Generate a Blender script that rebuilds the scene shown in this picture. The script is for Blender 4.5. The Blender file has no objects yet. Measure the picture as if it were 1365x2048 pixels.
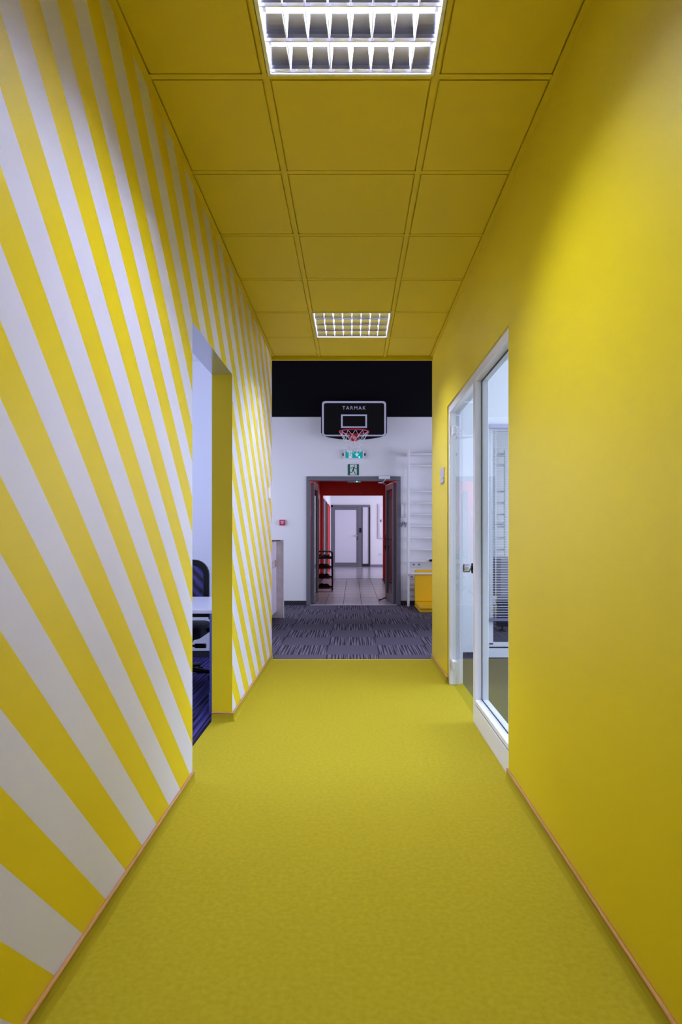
import bpy, bmesh, math, random
from mathutils import Vector, Matrix
random.seed(4)
S = bpy.context.scene
COL = S.collection
PI = math.pi
# ------------------------------------------------------------------ camera
F = 1283.0
cam = bpy.data.cameras.new('camera'); cob = bpy.data.objects.new('camera', cam); COL.objects.link(cob)
cam.sensor_fit = 'VERTICAL'; cam.sensor_height = 36; cam.sensor_width = 24
cam.lens = F / 2048 * 36
cam.shift_x = -23.5 / 2048; cam.shift_y = 44.0 / 2048
cam.clip_start = .02
cob.location = (0, 0, 1.15); cob.rotation_euler = (PI / 2, 0, 0)
S.camera = cob
# ------------------------------------------------------------------ world, view
S.view_settings.view_transform = 'Standard'; S.view_settings.look = 'None'
S.view_settings.exposure = 0.0; S.view_settings.gamma = 1
try: S.view_settings.use_curve_mapping = False
except Exception: pass
W = bpy.data.worlds.new('world'); S.world = W; W.use_nodes = True
W.node_tree.nodes['Background'].inputs[0].default_value = (.55, .68, 1, 1)
W.node_tree.nodes['Background'].inputs[1].default_value = 1.0
# ------------------------------------------------------------------ light levels
TUBE = 720.0
def area_light(name, loc, rot, sx, sy, power, color):
    l = bpy.data.lights.new(name, 'AREA'); l.shape = 'RECTANGLE'; l.size = sx; l.size_y = sy
    l.energy = power; l.color = color
    o = bpy.data.objects.new(name, l); COL.objects.link(o); o.location = loc; o.rotation_euler = rot
    return o
DAY = (.77, .77, 1.0)
area_light('daylight_left_office', (-3.55, 3.9, 1.6), (0, -PI / 2, 0), 1.5, 3.0, 66, (.58, .64, 1.0))
area_light('daylight_right_office', (4.05, 4.0, 1.6), (0, PI / 2, 0), 1.6, 3.2, 165, (.70, .78, 1.0))
area_light('daylight_lobby_left', (-2.95, 8.4, 1.7), (0, -PI / 2, 0), 1.8, 3.2, 58, DAY)
area_light('daylight_lobby_right', (4.95, 8.2, 1.8), (0, PI / 2, 0), 2.0, 3.2, 150, DAY)
area_light('fill_hall', (2.95, 19.6, 1.7), (0, PI / 2, 0), 1.8, 4.0, 125, DAY)  # fill light added inside the hall's solid right wall, no window behind it
area_light('fill_red_corridor', (0, 12.9, 2.57), (0, 0, 0), .5, .5, 30, (.93, .93, 1))  # added fill below the red ceiling, without a fixture, brightens the red walls

# ------------------------------------------------------------------ helpers
def srgb(r, g, b):
    f = lambda c: (c / 255 / 12.92) if c / 255 <= .04045 else ((c / 255 + .055) / 1.055) ** 2.4
    return (f(r), f(g), f(b), 1)
def M(name, col, rough=.6, metal=0, spec=.5, bump=None, noise=None, emit=None, es=0):
    m = bpy.data.materials.new(name); m.use_nodes = True
    nt = m.node_tree; b = nt.nodes['Principled BSDF']
    b.inputs['Base Color'].default_value = col; b.inputs['Roughness'].default_value = rough
    b.inputs['Metallic'].default_value = metal; b.inputs['Specular IOR Level'].default_value = spec
    if emit: b.inputs['Emission Color'].default_value = emit; b.inputs['Emission Strength'].default_value = es
    if bump or noise:
        tc = nt.nodes.new('ShaderNodeTexCoord')
    if bump:
        n = nt.nodes.new('ShaderNodeTexNoise'); n.inputs['Scale'].default_value = bump[0]; n.inputs['Detail'].default_value = 4
        nt.links.new(tc.outputs['Object'], n.inputs['Vector'])
        bp = nt.nodes.new('ShaderNodeBump'); bp.inputs['Strength'].default_value = bump[1]; bp.inputs['Distance'].default_value = bump[2]
        nt.links.new(n.outputs['Fac'], bp.inputs['Height']); nt.links.new(bp.outputs['Normal'], b.inputs['Normal'])
    if noise:  # (scale, colour2, amount)
        n = nt.nodes.new('ShaderNodeTexNoise'); n.inputs['Scale'].default_value = noise[0]; n.inputs['Detail'].default_value = 6
        nt.links.new(tc.outputs['Object'], n.inputs['Vector'])
        r = nt.nodes.new('ShaderNodeMapRange'); r.inputs[1].default_value = .3; r.inputs[2].default_value = .7
        r.inputs[3].default_value = 0; r.inputs[4].default_value = noise[2]
        nt.links.new(n.outputs['Fac'], r.inputs[0])
        mx = nt.nodes.new('ShaderNodeMix'); mx.data_type = 'RGBA'
        mx.inputs[6].default_value = col; mx.inputs[7].default_value = noise[1]
        nt.links.new(r.outputs[0], mx.inputs[0]); nt.links.new(mx.outputs[2], b.inputs['Base Color'])
    return m
def box(bm, x0, x1, y0, y1, z0, z1, mi=0, fm=None):
    """fm: dict side->material index; sides x-,x+,y-,y+,z-,z+"""
    v = [bm.verts.new(p) for p in ((x0,y0,z0),(x1,y0,z0),(x1,y1,z0),(x0,y1,z0),(x0,y0,z1),(x1,y0,z1),(x1,y1,z1),(x0,y1,z1))]
    fs = {'z-':(3,2,1,0),'z+':(4,5,6,7),'y-':(0,1,5,4),'y+':(2,3,7,6),'x-':(3,0,4,7),'x+':(1,2,6,5)}
    for k, q in fs.items():
        f = bm.faces.new([v[i] for i in q]); f.material_index = (fm or {}).get(k, mi)
def prism(bm, pts, axis, a0, a1, mi=0):
    """polygon pts (2D) extruded along axis 'x' (pts y,z), 'y' (pts x,z), 'z' (pts x,y)"""
    def P(p, a):
        return {'x': (a, p[0], p[1]), 'y': (p[0], a, p[1]), 'z': (p[0], p[1], a)}[axis]
    A = [bm.verts.new(P(p, a0)) for p in pts]; B = [bm.verts.new(P(p, a1)) for p in pts]
    n = len(pts); fl = [bm.faces.new(A[::-1]), bm.faces.new(B)]
    for i in range(n): fl.append(bm.faces.new((A[i], A[(i+1)%n], B[(i+1)%n], B[i])))
    for f in fl: f.material_index = mi
    bmesh.ops.recalc_face_normals(bm, faces=fl)
def tube(bm, path, r, n=8, closed=False, mi=0, r_end=None):
    path = [Vector(p) for p in path]; rings = []; L = len(path); up = None
    for i, p in enumerate(path):
        a = path[(i-1) % L] if (closed or i > 0) else p
        b = path[(i+1) % L] if (closed or i < L-1) else p
        d = (b - a).normalized()
        if up is None:
            up = Vector((0,0,1)) if abs(d.z) < .9 else Vector((1,0,0))
        s = d.cross(up)
        if s.length < 1e-4: s = d.cross(Vector((0,1,0)))
        s.normalize(); u = s.cross(d).normalized(); up = u
        rr = r if r_end is None else r + (r_end - r) * i / max(1, L-1)
        rings.append([bm.verts.new(p + (s*math.cos(2*PI*k/n) + u*math.sin(2*PI*k/n)) * rr) for k in range(n)])
    fl = []
    for i in range(L if closed else L-1):
        A = rings[i]; B = rings[(i+1) % L]
        for k in range(n):
            f = bm.faces.new((A[k], A[(k+1)%n], B[(k+1)%n], B[k])); f.material_index = mi; f.smooth = True; fl.append(f)
    if not closed:
        for R in (rings[0][::-1], rings[-1]):
            f = bm.faces.new(R); f.material_index = mi; fl.append(f)
    bmesh.ops.recalc_face_normals(bm, faces=fl)
def rrect(x0, x1, z0, z1, r, n=6):
    out = []
    for cx, cz, a0 in ((x1-r, z1-r, 0), (x0+r, z1-r, 90), (x0+r, z0+r, 180), (x1-r, z0+r, 270)):
        for k in range(n+1):
            a = math.radians(a0 + 90*k/n); out.append((cx + r*math.cos(a), cz + r*math.sin(a)))
    return out
def frame_loop(bm, outer, inner, axis, a0, a1, mi=0):
    def P(p, a): return {'x': (a, p[0], p[1]), 'y': (p[0], a, p[1])}[axis]
    n = len(outer); V = [[bm.verts.new(P(p, a)) for p in L] for L in (outer, inner) for a in (a0, a1)]
    fl = []
    for i in range(n):
        j = (i+1) % n
        for A, B in ((V[0],V[1]), (V[1],V[3]), (V[3],V[2]), (V[2],V[0])):
            f = bm.faces.new((A[i], A[j], B[j], B[i])); f.material_index = mi; fl.append(f)
    bmesh.ops.recalc_face_normals(bm, faces=fl)
def obj(name, bm, mats, parent=None, bevel=0, label=None, smooth=False):
    me = bpy.data.meshes.new(name); bm.to_mesh(me); bm.free()
    for m in (mats if isinstance(mats, (list, tuple)) else [mats]): me.materials.append(m)
    if smooth:
        for p in me.polygons: p.use_smooth = True
    o = bpy.data.objects.new(name, me); COL.objects.link(o)
    if parent: o.parent = parent
    if bevel:
        md = o.modifiers.new('bevel', 'BEVEL'); md.width = bevel; md.segments = 2; md.limit_method = 'ANGLE'
    if label: o['label'] = label
    return o
def part(name, boxes, mat, parent=None, bevel=0, label=None):
    bm = bmesh.new()
    for b in boxes: box(bm, *b)
    return obj(name, bm, mat, parent, bevel, label)
def tag(o, label, cat, group=None, kind=None):
    o['label'] = label; o['category'] = cat
    if group: o['group'] = group
    if kind: o['kind'] = kind
    return o
def struct(o, label=None):
    o['kind'] = 'structure'
    if label: o['label'] = label
    return o
def thing(name, label, cat, loc=(0,0,0), rotz=0, group=None):
    o = bpy.data.objects.new(name, None); COL.objects.link(o); o.location = loc; o.rotation_euler = (0,0,rotz)
    o.empty_display_size = .05
    return tag(o, label, cat, group)
def copy_tree(o, parent=None):
    c = o.copy(); COL.objects.link(c); c.parent = parent
    for ch in list(o.children): copy_tree(ch, c)
    return c
def linkmesh(name, me, parent, loc=(0,0,0)):
    o = bpy.data.objects.new(name, me); COL.objects.link(o); o.parent = parent; o.location = loc; return o
def text_mesh(name, s, size, loc, mat, parent, rot=(PI/2,0,0), spacing=1.0, bold=0.0, ext=.001):
    cu = bpy.data.curves.new(name, 'FONT'); cu.body = s; cu.size = size; cu.align_x = 'CENTER'; cu.align_y = 'CENTER'
    cu.extrude = ext; cu.space_character = spacing; cu.offset = bold; cu.resolution_u = 3
    t = bpy.data.objects.new(name, cu); COL.objects.link(t)
    dg = bpy.context.evaluated_depsgraph_get()
    me = bpy.data.meshes.new_from_object(t.evaluated_get(dg)); me.materials.clear(); me.materials.append(mat)
    bpy.data.objects.remove(t); bpy.data.curves.remove(cu)
    o = bpy.data.objects.new(name, me); COL.objects.link(o); o.location = loc; o.rotation_euler = rot
    if parent: o.parent = parent
    return o

# ------------------------------------------------------------------ materials
YEL = srgb(222, 199, 20)
m_yel = M('yellow_paint', YEL, .42, bump=(260, .06, .002))
m_yelc = M('yellow_ceiling_paint', srgb(224, 200, 14), .6, bump=(420, .12, .002))
m_white = M('white_wall_paint', srgb(232, 232, 236), .55, bump=(240, .06, .002))
m_blackp = M('black_paint', srgb(4, 4, 12), .7, spec=.15, bump=(240, .06, .002))
m_carpet = M('yellow_carpet', srgb(170, 154, 34), .95, spec=.12, bump=(900, .3, .002), noise=(60, srgb(156, 140, 22), .8))
m_skirt = M('yellow_carpet_skirting', srgb(172, 156, 32), .95, spec=.15, bump=(700, .6, .003))
m_cord = M('tan_cord', srgb(186, 136, 84), .5, bump=(500, .2, .001))
m_alu = M('white_aluminium', srgb(228, 228, 236), .28, spec=.5)
m_gask = M('black_gasket', srgb(12, 12, 14), .6)
m_chrome = M('chrome', srgb(200, 200, 205), .12, metal=1)
m_soff = M('polished_soffit', srgb(190, 190, 198), .16, metal=.75)
m_refl = M('mirror_reflector', srgb(222, 222, 240), .14, metal=.994)
m_lam = M('bright_louvre_lamella', srgb(236, 238, 246), .28, metal=.55)
m_lampw = M('lamp_white_enamel', srgb(240, 240, 245), .4)
m_tube = M('fluorescent_tube', srgb(255, 255, 255), .4, emit=(.68, .74, 1.0, 1), es=TUBE)
m_dgrey = M('dark_grey_frame', srgb(108, 108, 118), .4)
m_vdgrey = M('charcoal_baseboard', srgb(34, 34, 42), .6)
m_red = M('red_paint', srgb(205, 22, 12), .5, bump=(240, .05, .002))
m_dred = M('dark_red_door', srgb(120, 12, 14), .45)
m_black = M('black_satin', srgb(6, 6, 9), .4, spec=.3)
m_blackm = M('black_matt', srgb(14, 14, 16), .75)
m_frost = M('frosted_glass', srgb(215, 215, 225), .35)
m_lilac = M('lilac_grey_plastic', srgb(176, 172, 198), .4)
m_offw = M('white_plastic', srgb(228, 228, 232), .35)
m_wood = M('grey_wood_laminate', srgb(212, 196, 196), .5, noise=(14, srgb(188, 172, 176), .7))
m_wpink = M('pale_laminate', srgb(226, 216, 232), .35)
m_matY = M('yellow_vinyl', srgb(240, 190, 8), .4)
m_rim = M('red_rim', srgb(200, 20, 60), .35)
m_bracket = M('red_bracket', srgb(200, 14, 40), .4)
m_net = M('white_net_cord', srgb(240, 240, 244), .7)
m_green = M('exit_green', srgb(0, 96, 74), .4)
m_glow = M('sign_white', srgb(214, 226, 222), .5)
m_dgreen = M('dark_green_ink', srgb(6, 60, 50), .5)
m_teal = M('lit_teal_panel', srgb(0, 150, 150), .3, emit=(.0, .38, .36, 1), es=.3)
m_tealw = M('lit_white_panel', srgb(210, 225, 225), .3, emit=(.6, .75, .75, 1), es=.25)
m_led = M('green_led', srgb(80, 255, 190), .3, emit=(.2, 1, .65, 1), es=3)
m_alarm = M('red_alarm', srgb(196, 24, 80), .4)
m_bluem = M('blue_grey_steel', srgb(120, 125, 190), .3, metal=.6)
m_desk = M('white_desktop', srgb(228, 228, 235), .35)
m_tiles = M('grey_floor_tile', srgb(142, 146, 158), .30, bump=(30, .05, .002), noise=(40, srgb(130, 134, 146), .6))
m_grout = M('dark_grout', srgb(62, 60, 68), .8)
m_navy = M('navy_laminate', srgb(46, 44, 88), .4)
m_greyl = M('grey_lilac_laminate', srgb(128, 122, 150), .4)
m_ply = M('plywood', srgb(206, 160, 78), .5, noise=(18, srgb(180, 132, 60), .6))
m_violet = M('violet_mesh_shadow', srgb(40, 36, 90), .7)

def stripe_wall():
    m = bpy.data.materials.new('striped_wall_paint'); m.use_nodes = True; nt = m.node_tree; b = nt.nodes['Principled BSDF']
    b.inputs['Roughness'].default_value = .42
    tc = nt.nodes.new('ShaderNodeTexCoord'); d = nt.nodes.new('ShaderNodeVectorMath'); d.operation = 'DOT_PRODUCT'
    d.inputs[1].default_value = (0, STR[0] / 2, STR[1] / 2)
    nt.links.new(tc.outputs['Object'], d.inputs[0])
    a = nt.nodes.new('ShaderNodeMath'); a.operation = 'ADD'; a.inputs[1].default_value = STR[2] / 2
    nt.links.new(d.outputs['Value'], a.inputs[0])
    fr = nt.nodes.new('ShaderNodeMath'); fr.operation = 'FRACT'; nt.links.new(a.outputs[0], fr.inputs[0])
    g = nt.nodes.new('ShaderNodeMath'); g.operation = 'GREATER_THAN'; g.inputs[1].default_value = .5
    nt.links.new(fr.outputs[0], g.inputs[0])
    mx = nt.nodes.new('ShaderNodeMix'); mx.data_type = 'RGBA'
    mx.inputs[6].default_value = YEL; mx.inputs[7].default_value = srgb(214, 214, 240)
    nt.links.new(g.outputs[0], mx.inputs[0]); nt.links.new(mx.outputs[2], b.inputs['Base Color'])
    n = nt.nodes.new('ShaderNodeTexNoise'); n.inputs['Scale'].default_value = 260
    bp = nt.nodes.new('ShaderNodeBump'); bp.inputs['Strength'].default_value = .06; bp.inputs['Distance'].default_value = .002
    nt.links.new(tc.outputs['Object'], n.inputs['Vector']); nt.links.new(n.outputs['Fac'], bp.inputs['Height'])
    nt.links.new(bp.outputs['Normal'], b.inputs['Normal'])
    return m
STR = (-6.03, -6.137, 21.935)   # painted diagonal stripes: index = a*y + b*z + c
m_stripe = stripe_wall()

def carpet_tile_mat(name, striped, sc=64, office=False):
    m = bpy.data.materials.new(name); m.use_nodes = True; nt = m.node_tree; b = nt.nodes['Principled BSDF']
    b.inputs['Roughness'].default_value = .95; b.inputs['Specular IOR Level'].default_value = .15
    tc = nt.nodes.new('ShaderNodeTexCoord'); mp = nt.nodes.new('ShaderNodeMapping')
    mp.inputs['Scale'].default_value = (1, .014 if striped else 1, 1)
    nt.links.new(tc.outputs['Object'], mp.inputs['Vector'])
    n = nt.nodes.new('ShaderNodeTexNoise'); n.inputs['Scale'].default_value = sc if striped else 160; n.inputs['Detail'].default_value = 0 if striped else 2
    nt.links.new(mp.outputs[0], n.inputs['Vector'])
    r = nt.nodes.new('ShaderNodeValToRGB')
    if striped:
        r.color_ramp.elements[0].position = .42; r.color_ramp.elements[0].color = srgb(18, 16, 40) if office else srgb(46, 42, 56)
        r.color_ramp.elements[1].position = .58; r.color_ramp.elements[1].color = srgb(70, 64, 132) if office else srgb(116, 109, 128)
    else:
        r.color_ramp.elements[0].position = .3; r.color_ramp.elements[0].color = srgb(72, 67, 82)
        r.color_ramp.elements[1].position = .7; r.color_ramp.elements[1].color = srgb(108, 102, 120)
    nt.links.new(n.outputs['Fac'], r.inputs[0]); nt.links.new(r.outputs[0], b.inputs['Base Color'])
    bp = nt.nodes.new('ShaderNodeBump'); bp.inputs['Strength'].default_value = .5; bp.inputs['Distance'].default_value = .004
    nt.links.new(n.outputs['Fac'], bp.inputs['Height']); nt.links.new(bp.outputs['Normal'], b.inputs['Normal'])
    return m
m_ctA = carpet_tile_mat('ribbed_carpet_tile', True); m_ctB = carpet_tile_mat('plain_carpet_tile', False)
m_ctR = M('olive_grey_office_carpet', srgb(70, 70, 66), .95, spec=.1, bump=(300, .4, .003), noise=(90, srgb(92, 92, 84), .9))
m_ctO = carpet_tile_mat('dark_office_carpet', True, 85, True)

def glass(name, tint, refl=1.33, rough=0.0):
    m = bpy.data.materials.new(name); m.use_nodes = True; nt = m.node_tree; nt.nodes.clear()
    out = nt.nodes.new('ShaderNodeOutputMaterial'); t = nt.nodes.new('ShaderNodeBsdfTransparent'); t.inputs[0].default_value = tint
    g = nt.nodes.new('ShaderNodeBsdfGlossy'); g.inputs['Roughness'].default_value = rough
    fr = nt.nodes.new('ShaderNodeFresnel'); fr.inputs[0].default_value = refl
    mx = nt.nodes.new('ShaderNodeMixShader')
    ge = nt.nodes.new('ShaderNodeNewGeometry'); sb = nt.nodes.new('ShaderNodeMath'); sb.operation = 'SUBTRACT'; sb.inputs[0].default_value = 1
    ml = nt.nodes.new('ShaderNodeMath'); ml.operation = 'MULTIPLY'
    nt.links.new(ge.outputs['Backfacing'], sb.inputs[1]); nt.links.new(sb.outputs[0], ml.inputs[0]); nt.links.new(fr.outputs[0], ml.inputs[1])
    nt.links.new(ml.outputs[0], mx.inputs[0]); nt.links.new(t.outputs[0], mx.inputs[1]); nt.links.new(g.outputs[0], mx.inputs[2])
    nt.links.new(mx.outputs[0], out.inputs[0]); return m
m_glass = glass('clear_glass', (.93, .97, .95, 1))
m_glassd = glass('smoked_glass', (.6, .62, .66, 1))

# ------------------------------------------------------------------ dimensions
XL, XR, XLo, XRo = -.741, .727, -.867, .847
ZC, ZT = 2.764, 2.13
YB, YE = -4.0, 5.87
LO0, LO1 = 2.962, 3.945          # doorless opening on the left
RO0, RO1 = 2.99, 4.935           # glazed opening on the right
YW = 10.39                       # lobby end wall
LX0, LX1, LZ = -3.0, 5.0, 4.3    # lobby
HE = 22.7                        # far end wall of the hall

# ------------------------------------------------------------------ walls of the corridor
MW = [m_stripe, m_yel, m_white, m_soff]
bm = bmesh.new()
fm = {'x+': 0, 'x-': 2}
box(bm, XLo, XL, YB, LO0, 0, 2.95, 1, fm)
box(bm, XLo, XL, LO0, LO1, ZT, 2.95, 1, {'x+': 0, 'x-': 2, 'z-': 3})
box(bm, XLo, XL, LO1, YE, 0, 2.95, 1, fm)
struct(obj('wall_left', bm, MW), 'left corridor wall painted in yellow and white diagonal stripes')
bm = bmesh.new(); XRs = .79
box(bm, XR, XRs, YB, RO0, 0, 2.95, 1)
box(bm, XR, XRs, RO0, RO1, ZT, 2.95, 1)
box(bm, XR, XRs, RO1, YE, 0, 2.95, 1)
box(bm, XRs, XRo, YB, RO0, 0, 2.95, 2)
box(bm, XRs, XRo, RO0, RO1, ZT, 2.95, 2)
box(bm, XRs, XRo, RO1, YE, 0, 2.95, 2)
struct(obj('wall_right', bm, MW), 'plain yellow right corridor wall')
struct(part('wall_back', [(XLo, XRo, YB - .1, YB, 0, 2.95)], m_yel))
# header closing the corridor ceiling
struct(part('trim_1', [(XL, XR, 5.845, YE, 2.736, 2.95)], m_yelc), 'narrow yellow bulkhead ending the tiled ceiling')

# ------------------------------------------------------------------ corridor ceiling: T grid and tiles
ceil = struct(part('ceiling', [(XL, XR, YB, 5.83, 2.93, 2.95)], m_yelc), 'suspended ceiling of square yellow tiles')
xs = [XL + .012, -.306, .292, XR - .012]
ys = [5.265 - .6 * k for k in range(0, 15)]
ys = [5.83 - .006] + ys + [YB + .012]
tw = .012
bm = bmesh.new()
for x in (-.306, .292): box(bm, x - tw, x + tw, YB, 5.83, ZC, ZC + .004); box(bm, x - .002, x + .002, YB, 5.83, ZC + .004, ZC + .03)
me_t = obj('grid_runner', bm, m_yelc, ceil)
for y in ys[1:-1]:
    part('grid_tee', [(XL + .024, -.318, y - tw, y + tw, ZC, ZC + .0035)], m_yelc, ceil)
    part('grid_tee', [(-.294, .280, y - tw, y + tw, ZC, ZC + .0035)], m_yelc, ceil)
    part('grid_tee', [(.304, XR - .024, y - tw, y + tw, ZC, ZC + .0035)], m_yelc, ceil)
part('edge_trim', [(XL, XL + .024, YB, 5.83, ZC - .001, ZC + .003), (XL, XL + .002, YB, 5.83, ZC, ZC + .03)], m_yelc, ceil)
part('edge_trim', [(XR - .024, XR, YB, 5.83, ZC - .001, ZC + .003), (XR - .002, XR, YB, 5.83, ZC, ZC + .03)], m_yelc, ceil)
LAMPROWS = (1, 6)    # rows [ys[1]..ys[2]] and [ys[6]..ys[7]]
tile_cache = {}
for r in range(len(ys) - 1):
    y1, y0 = ys[r], ys[r + 1]
    for c in range(3):
        if c == 1 and r in LAMPROWS: continue
        x0, x1 = xs[c] + .018, xs[c + 1] - .018
        if c == 0: x0 = XL + .030
        if c == 2: x1 = XR - .030
        sx, sy = x1 - x0, (y1 - y0) - .036
        key = (round(sx, 3), round(sy, 3))
        if key not in tile_cache:
            bm = bmesh.new()
            box(bm, -sx/2, sx/2, -sy/2, sy/2, 0, .010)                 # tegular face hanging in the grid
            box(bm, -sx/2 - .008, sx/2 + .008, -sy/2 - .012, sy/2 + .012, .008, .018)
            me = bpy.data.meshes.new('ceiling_tile'); bm.to_mesh(me); bm.free(); me.materials.append(m_yelc); tile_cache[key] = me
        o = linkmesh('ceiling_tile', tile_cache[key], ceil, ((x0 + x1)/2, (y0 + y1)/2, ZC - .001 + random.uniform(0, .0012)))
        o.rotation_euler = (random.uniform(-.0015, .0015), random.uniform(-.0015, .0015), 0)

# ------------------------------------------------------------------ louvre lamps
def louvre_lamp(xc, yc, label):
    t = thing('ceiling_lamp', label, 'ceiling lamp', (xc, yc, ZC), 0)
    h = .292
    bm = bmesh.new()     # housing: open-bottomed tray
    box(bm, -h, h, -h, h, .095, .10)
    for s in (-1, 1):
        box(bm, s*h - .003, s*h + .003, -h, h, .0, .095); box(bm, -h, h, s*h - .003, s*h + .003, .0, .095)
    obj('housing', bm, m_lampw, t)
    bm = bmesh.new()
    o_ = rrect(-h, h, -h, h, .002, 1); i_ = rrect(-h + .012, h - .012, -h + .012, h - .012, .002, 1)
    V0 = [bm.verts.new((p[0], p[1], -.004)) for p in o_]; V1 = [bm.verts.new((p[0], p[1], -.004)) for p in i_]
    V2 = [bm.verts.new((p[0], p[1], .003)) for p in o_]; V3 = [bm.verts.new((p[0], p[1], .003)) for p in i_]
    n = len(o_)
    for i in range(n):
        j = (i + 1) % n
        for A, B in ((V0, V1), (V1, V3), (V3, V2), (V2, V0)): bm.faces.new((A[i], A[j], B[j], B[i]))
    bmesh.ops.recalc_face_normals(bm, faces=bm.faces)
    obj('rim_frame', bm, m_lampw, t)
    inner = h - .012
    # parabolic reflectors running across (x), one between each pair of tubes and one at each edge
    step = 2 * inner / 4
    def para(half_side):
        pts = []
        for k in range(7):
            q = k / 6; pts.append((.0022 + .042 * q ** 1.7, .001 + .058 * q))
        return pts
    bm = bmesh.new()
    for k in range(5):
        y = -inner + step * k
        P = para(0)
        if k == 0: prof = [(y, P[0][1])] + [(y + a, z) for a, z in P] + [(y, P[-1][1])]
        elif k == 4: prof = [(y, P[0][1])] + [(y - a, z) for a, z in P] + [(y, P[-1][1])]
        else: prof = [(y - a, z) for a, z in P[::-1]] + [(y + a, z) for a, z in P]
        b2 = bmesh.new(); prism(b2, prof, 'x', -inner, inner); me = bpy.data.meshes.new('reflector'); b2.to_mesh(me); b2.free(); me.materials.append(m_refl)
        for p in me.polygons: p.use_smooth = False
        linkmesh('reflector', me, t)
    bm.free()
    me = None
    sx = 2 * inner / 8
    for k in range(1, 8):
        x = -inner + sx * k
        for r in range(4):
            ya = -inner + step * r; yb = ya + step
            if me is None:
                b2 = bmesh.new()
                # V lamella with an arched lower edge
                N = 6
                bot = []; top = []
                for s in (-1, 1):
                    for q in range(N + 1):
                        yy = .004 + (step - .008) * q / N
                        zz = .002 + .010 * math.sin(PI * q / N)
                        b2.verts.new((s * .0012, yy, zz)); b2.verts.new((s * .0095, yy, .052))
                b2.verts.ensure_lookup_table(); o2 = 2 * (N + 1)
                for q in range(N):
                    a = 2 * q
                    b2.faces.new([b2.verts[i] for i in (a, a+1, a+3, a+2)])
                    b2.faces.new([b2.verts[i] for i in (o2+a, o2+a+2, o2+a+3, o2+a+1)])
                    b2.faces.new([b2.verts[i] for i in (a, a+2, o2+a+2, o2+a)])
                bmesh.ops.recalc_face_normals(b2, faces=b2.faces)
                me = bpy.data.meshes.new('lamella'); b2.to_mesh(me); b2.free(); me.materials.append(m_lam)
            linkmesh('lamella', me, t, (x, ya, 0))
    bm = bmesh.new(); tube(bm, [(-inner + .012, 0, 0), (inner - .012, 0, 0)], .008, 10)
    mt = bpy.data.meshes.new('lamp_tube'); bm.to_mesh(mt); bm.free(); mt.materials.append(m_tube)
    for p in mt.polygons: p.use_smooth = True
    for r in range(4):
        linkmesh('lamp_tube', mt, t, (0, -inner + step * (r + .5), .072))
    for r in range(4):
        for s in (-1, 1):
            part('tube_holder', [(s*(inner-.006)-.006, s*(inner-.006)+.006, -inner+step*(r+.5)-.012, -inner+step*(r+.5)+.012, .05, .09)], m_lampw, t)
    return t
louvre_lamp(-.007, 4.965, 'far square louvred ceiling lamp near the end of the yellow corridor')
louvre_lamp(-.007, 1.965, 'near glaring louvred ceiling lamp cut by the top of the photo')

# ------------------------------------------------------------------ floors
struct(part('floor', [(XLo, XRo, YB, YE, -.05, 0)], m_carpet), 'yellow carpet of the corridor')
# fix the extent of the yellow carpet: it stops at the outer wall faces
fl2 = struct(part('floor', [(-3.7, XLo, .9, 6.0, -.05, -.001)], m_ctB), 'dark carpet in the office behind the left opening')
part('carpet_field', [(-3.6, XLo - .001, 1.0, 5.99, -.001, 0)], m_ctO, fl2)
fl3 = struct(part('floor', [(XRo, 4.2, 1.4, 6.0, -.05, 0)], m_ctR), 'dark carpet in the glazed office on the right')
lob = struct(part('floor', [(LX0 - .1, LX1 + .1, 6.0, YW, -.05, -.006), (XLo, XRo, YE, 6.0, -.05, -.006)], m_ctB), 'grey carpet tile floor of the lobby')
bmA = bmesh.new(); T = .518; box(bmA, -.2475, .2475, -T/2 + .001, T/2 - .001, -.006, 0)
meA = bpy.data.meshes.new('carpet_tile'); bmA.to_mesh(meA); bmA.free(); meB = meA.copy(); meA.materials.append(m_ctA); meB.materials.append(m_ctB)
for c in range(-5, 10):
    for r in range(0, 8):
        y = 6.117 + T * (r + .5)
        linkmesh('carpet_tile', meA if (c + r) % 2 == 1 else meB, lob, (c * .497, y, random.uniform(-.0006, 0)))
bmA = bmesh.new(); box(bmA, -.2475, .2475, -.12, .122, -.006, 0)
me1 = bpy.data.meshes.new('carpet_tile'); bmA.to_mesh(me1); bmA.free(); me2 = me1.copy(); me1.materials.append(m_ctA); me2.materials.append(m_ctB)
for c in (-1, 0, 1):
    linkmesh('carpet_tile', me1 if c % 2 == 0 else me2, lob, (c * .4965, 5.994, 0))
bmA = bmesh.new(); box(bmA, -.2475, .2475, -.056, .056, -.006, 0)
me3 = bpy.data.meshes.new('carpet_tile'); bmA.to_mesh(me3); bmA.free(); me4 = me3.copy(); me3.materials.append(m_ctA); me4.materials.append(m_ctB)
for c in range(-5, 10):
    linkmesh('carpet_tile', me3 if c % 2 == 0 else me4, lob, (c * .497, 10.322, 0))
part('transition_strip', [(XL, XR, YE - .012, YE + .006, -.006, .003)], m_yelc, lob)

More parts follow.
